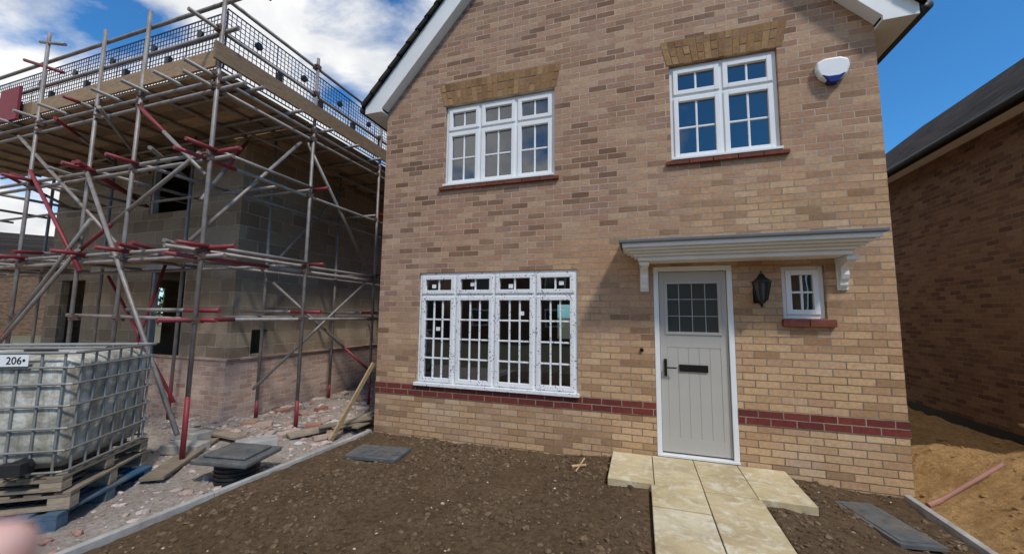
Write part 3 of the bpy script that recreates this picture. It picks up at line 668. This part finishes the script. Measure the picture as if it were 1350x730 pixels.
farhouse(-44,13,.9,9,7,4.8,2.6,m_nbrick); farhouse(-52,2,.9,9,7,4.8,2.6,m_pbrick); farhouse(-36,26,.9,9,7,4.8,2.6,m_brick)
for i in range(6): farhouse(-32+i*12,-24,0,9.5,7,5,2.9,random.choice((m_brick,m_nbrick)))  # unseen row behind the camera, added to give the glass dark reflections
def foliage():
    t=NT('foliage'); g=t.t.nodes.new('ShaderNodeNewGeometry'); return t.bsdf(t.ramp(g.outputs['Random Per Island'],[(0,(.03,.06,.02)),(1,(.09,.14,.045))]),.8)
m=MB()
for k in range(9000):
    c_=random.randint(0,13); cx=-62*math.cos((c_-4)*.11); cy=62*math.sin((c_-4)*.11)
    d=Vector((random.gauss(0,1),random.gauss(0,1),random.gauss(0,1))).normalized()*random.uniform(1.2,3.4)
    p=Vector((cx+d.x*1.3,cy+d.y*1.3,3.2+d.z*1.0)); s=random.uniform(.15,.35); u=Vector((random.gauss(0,1),random.gauss(0,1),random.gauss(0,1))).normalized(); w=u.orthogonal().normalized()
    m.add([p-u*s,p+w*s*.6,p+u*s,p-w*s*.6],[(0,1,2,3)])
for c_ in range(14):
    cx=-62*math.cos((c_-4)*.11); cy=62*math.sin((c_-4)*.11); m.cyl((cx,cy,-.1),(cx,cy,3.5),.25,8,.1)
m.obj('distant_trees',foliage(),fix=False)
# ------------------------------------------------------------------ camera
C=Vector((0,-4.7,1.69))
R=(Matrix.Rotation(math.radians(18.3),3,'Z')@Matrix.Rotation(math.radians(95.7),3,'X')@Matrix.Rotation(math.radians(0.65),3,'Z'))
cam=bpy.data.cameras.new('camera'); co=bpy.data.objects.new('camera',cam); COL.objects.link(co)
co.matrix_world=Matrix.Translation(C)@R.to_4x4(); cam.sensor_width=36; cam.lens=13.6; cam.clip_start=.01; cam.clip_end=2000
cam.dof.use_dof=True; cam.dof.focus_distance=5; cam.dof.aperture_fstop=2.8
scene.camera=co
def hand():
    T=Matrix.Translation(C)@R.to_4x4()
    parent=empty('photographers_hand')
    def build(name,pts,rad,mat):
        me=bpy.data.meshes.new(name); me.from_pydata([T@Vector(p) for p in pts],[(i,i+1) for i in range(len(pts)-1)],[])
        o=bpy.data.objects.new(name,me); COL.objects.link(o); o.parent=parent
        sk=o.modifiers.new('s','SKIN'); sk.use_smooth_shade=True
        for i,r_ in enumerate(rad): me.skin_vertices[0].data[i].radius=(r_,r_)
        me.skin_vertices[0].data[0].use_root=True
        sb=o.modifiers.new('b','SUBSURF'); sb.levels=2; sb.render_levels=2
        me.materials.append(mat); return o
    t=NT('skin'); col=t.mix(t.ramp(t.noise(120,4),[(.35,0.0),(.7,1.0)]),(.62,.33,.27),(.70,.42,.35)); b=t.bsdf(col,.5,bump=t.noise(600,3),bd=.0004)
    build('palm',[(-.30,-.22,.06),(-.26,-.17,.02),(-.235,-.145,-.005),(-.215,-.13,-.03)],[.027,.026,.034,.026],b)
    build('index_finger',[(-.215,-.118,-.03),(-.195,-.095,-.065),(-.166,-.079,-.088),(-.141,-.0738,-.102),(-.1295,-.0735,-.106)],[.0105,.0103,.0098,.0094,.0078],b)
    build('middle_finger',[(-.215,-.135,-.03),(-.198,-.128,-.072),(-.172,-.124,-.098),(-.150,-.121,-.106)],[.0108,.0102,.0092,.0078],b)
    build('ring_finger',[(-.218,-.152,-.028),(-.204,-.150,-.066),(-.180,-.148,-.090),(-.162,-.147,-.096)],[.0100,.0095,.0088,.0075],b)
    build('little_finger',[(-.222,-.168,-.024),(-.212,-.170,-.054),(-.194,-.170,-.072),(-.180,-.170,-.078)],[.0090,.0082,.0074,.0064],b)
    build('thumb',[(-.245,-.130,.0),(-.225,-.098,.005),(-.200,-.080,-.005),(-.182,-.073,-.015)],[.0130,.0120,.0108,.0085],b)
hand()
# ------------------------------------------------------------------ light
el=math.radians(52); azv=Vector((.62,-.60))
az=math.atan2(azv.x,azv.y)
sd=Vector((math.sin(az)*math.cos(el),math.cos(az)*math.cos(el),math.sin(el)))
sl_=bpy.data.lights.new('sun','SUN'); sl_.energy=2.7; sl_.angle=math.radians(7); sl_.color=(1,.95,.87)
so=bpy.data.objects.new('sun',sl_); COL.objects.link(so); so.rotation_euler=(-sd).to_track_quat('-Z','Y').to_euler()
w=bpy.data.worlds.new('World'); scene.world=w; w.use_nodes=True; nt=w.node_tree; nt.nodes.clear()
def nn(t): return nt.nodes.new('ShaderNode'+t)
out=nn('OutputWorld'); bg=nn('Background'); sky=nn('TexSky'); sky.sky_type='NISHITA'; sky.sun_disc=False; sky.sun_elevation=el; sky.sun_rotation=az; sky.air_density=1.0; sky.dust_density=.3; sky.ozone_density=3.0
bg.inputs[1].default_value=.14
tint=nn('Mix'); tint.data_type='RGBA'; tint.blend_type='MULTIPLY'; tint.inputs[0].default_value=1; tint.inputs[7].default_value=(.36,.88,1.22,1)
nt.links.new(sky.outputs[0],tint.inputs[6])
tc=nn('TexCoord'); sp=nn('SeparateXYZ'); nt.links.new(tc.outputs['Generated'],sp.inputs[0])
def mt(op,a,b,clamp=False):
    m_=nn('Math'); m_.operation=op; m_.use_clamp=clamp
    for i,v in enumerate((a,b)):
        if hasattr(v,'is_linked'): nt.links.new(v,m_.inputs[i])
        else: m_.inputs[i].default_value=v
    return m_.outputs[0]
den=mt('ADD',mt('MAXIMUM',sp.outputs[2],0.0),.35)
cb=nn('CombineXYZ'); nt.links.new(mt('DIVIDE',sp.outputs[0],den),cb.inputs[0]); nt.links.new(mt('DIVIDE',sp.outputs[1],den),cb.inputs[1])
nz=nn('TexNoise'); nz.inputs['Scale'].default_value=2.6; nz.inputs['Detail'].default_value=9; nz.inputs['Roughness'].default_value=.57; nz.inputs['Distortion'].default_value=.3; nt.links.new(cb.outputs[0],nz.inputs['Vector'])
msk=mt('MULTIPLY',mt('SUBTRACT',.12,sp.outputs[0]),1.1)
msk=mt('MINIMUM',mt('MAXIMUM',msk,-.25),.135)
cv=mt('ADD',nz.outputs['Fac'],msk)
rp=nn('ValToRGB'); rp.color_ramp.elements[0].position=.51; rp.color_ramp.elements[1].position=.64; nt.links.new(cv,rp.inputs[0])
nz2=nn('TexNoise'); nz2.inputs['Scale'].default_value=4; nz2.inputs['Detail'].default_value=7; nt.links.new(cb.outputs[0],nz2.inputs['Vector'])
rp2=nn('ValToRGB'); e=rp2.color_ramp.elements; e[0].position=.32; e[0].color=(4.4,4.7,5.1,1); e[1].position=.55; e[1].color=(7.1,7.1,7.1,1); nt.links.new(nz2.outputs['Fac'],rp2.inputs[0])
mx=nn('Mix'); mx.data_type='RGBA'; nt.links.new(rp.outputs[0],mx.inputs[0]); nt.links.new(tint.outputs[2],mx.inputs[6]); nt.links.new(rp2.outputs[0],mx.inputs[7])
nt.links.new(mx.outputs[2],bg.inputs[0]); nt.links.new(bg.outputs[0],out.inputs[0])
scene.view_settings.view_transform='Standard'; scene.view_settings.look='None'; scene.view_settings.exposure=0
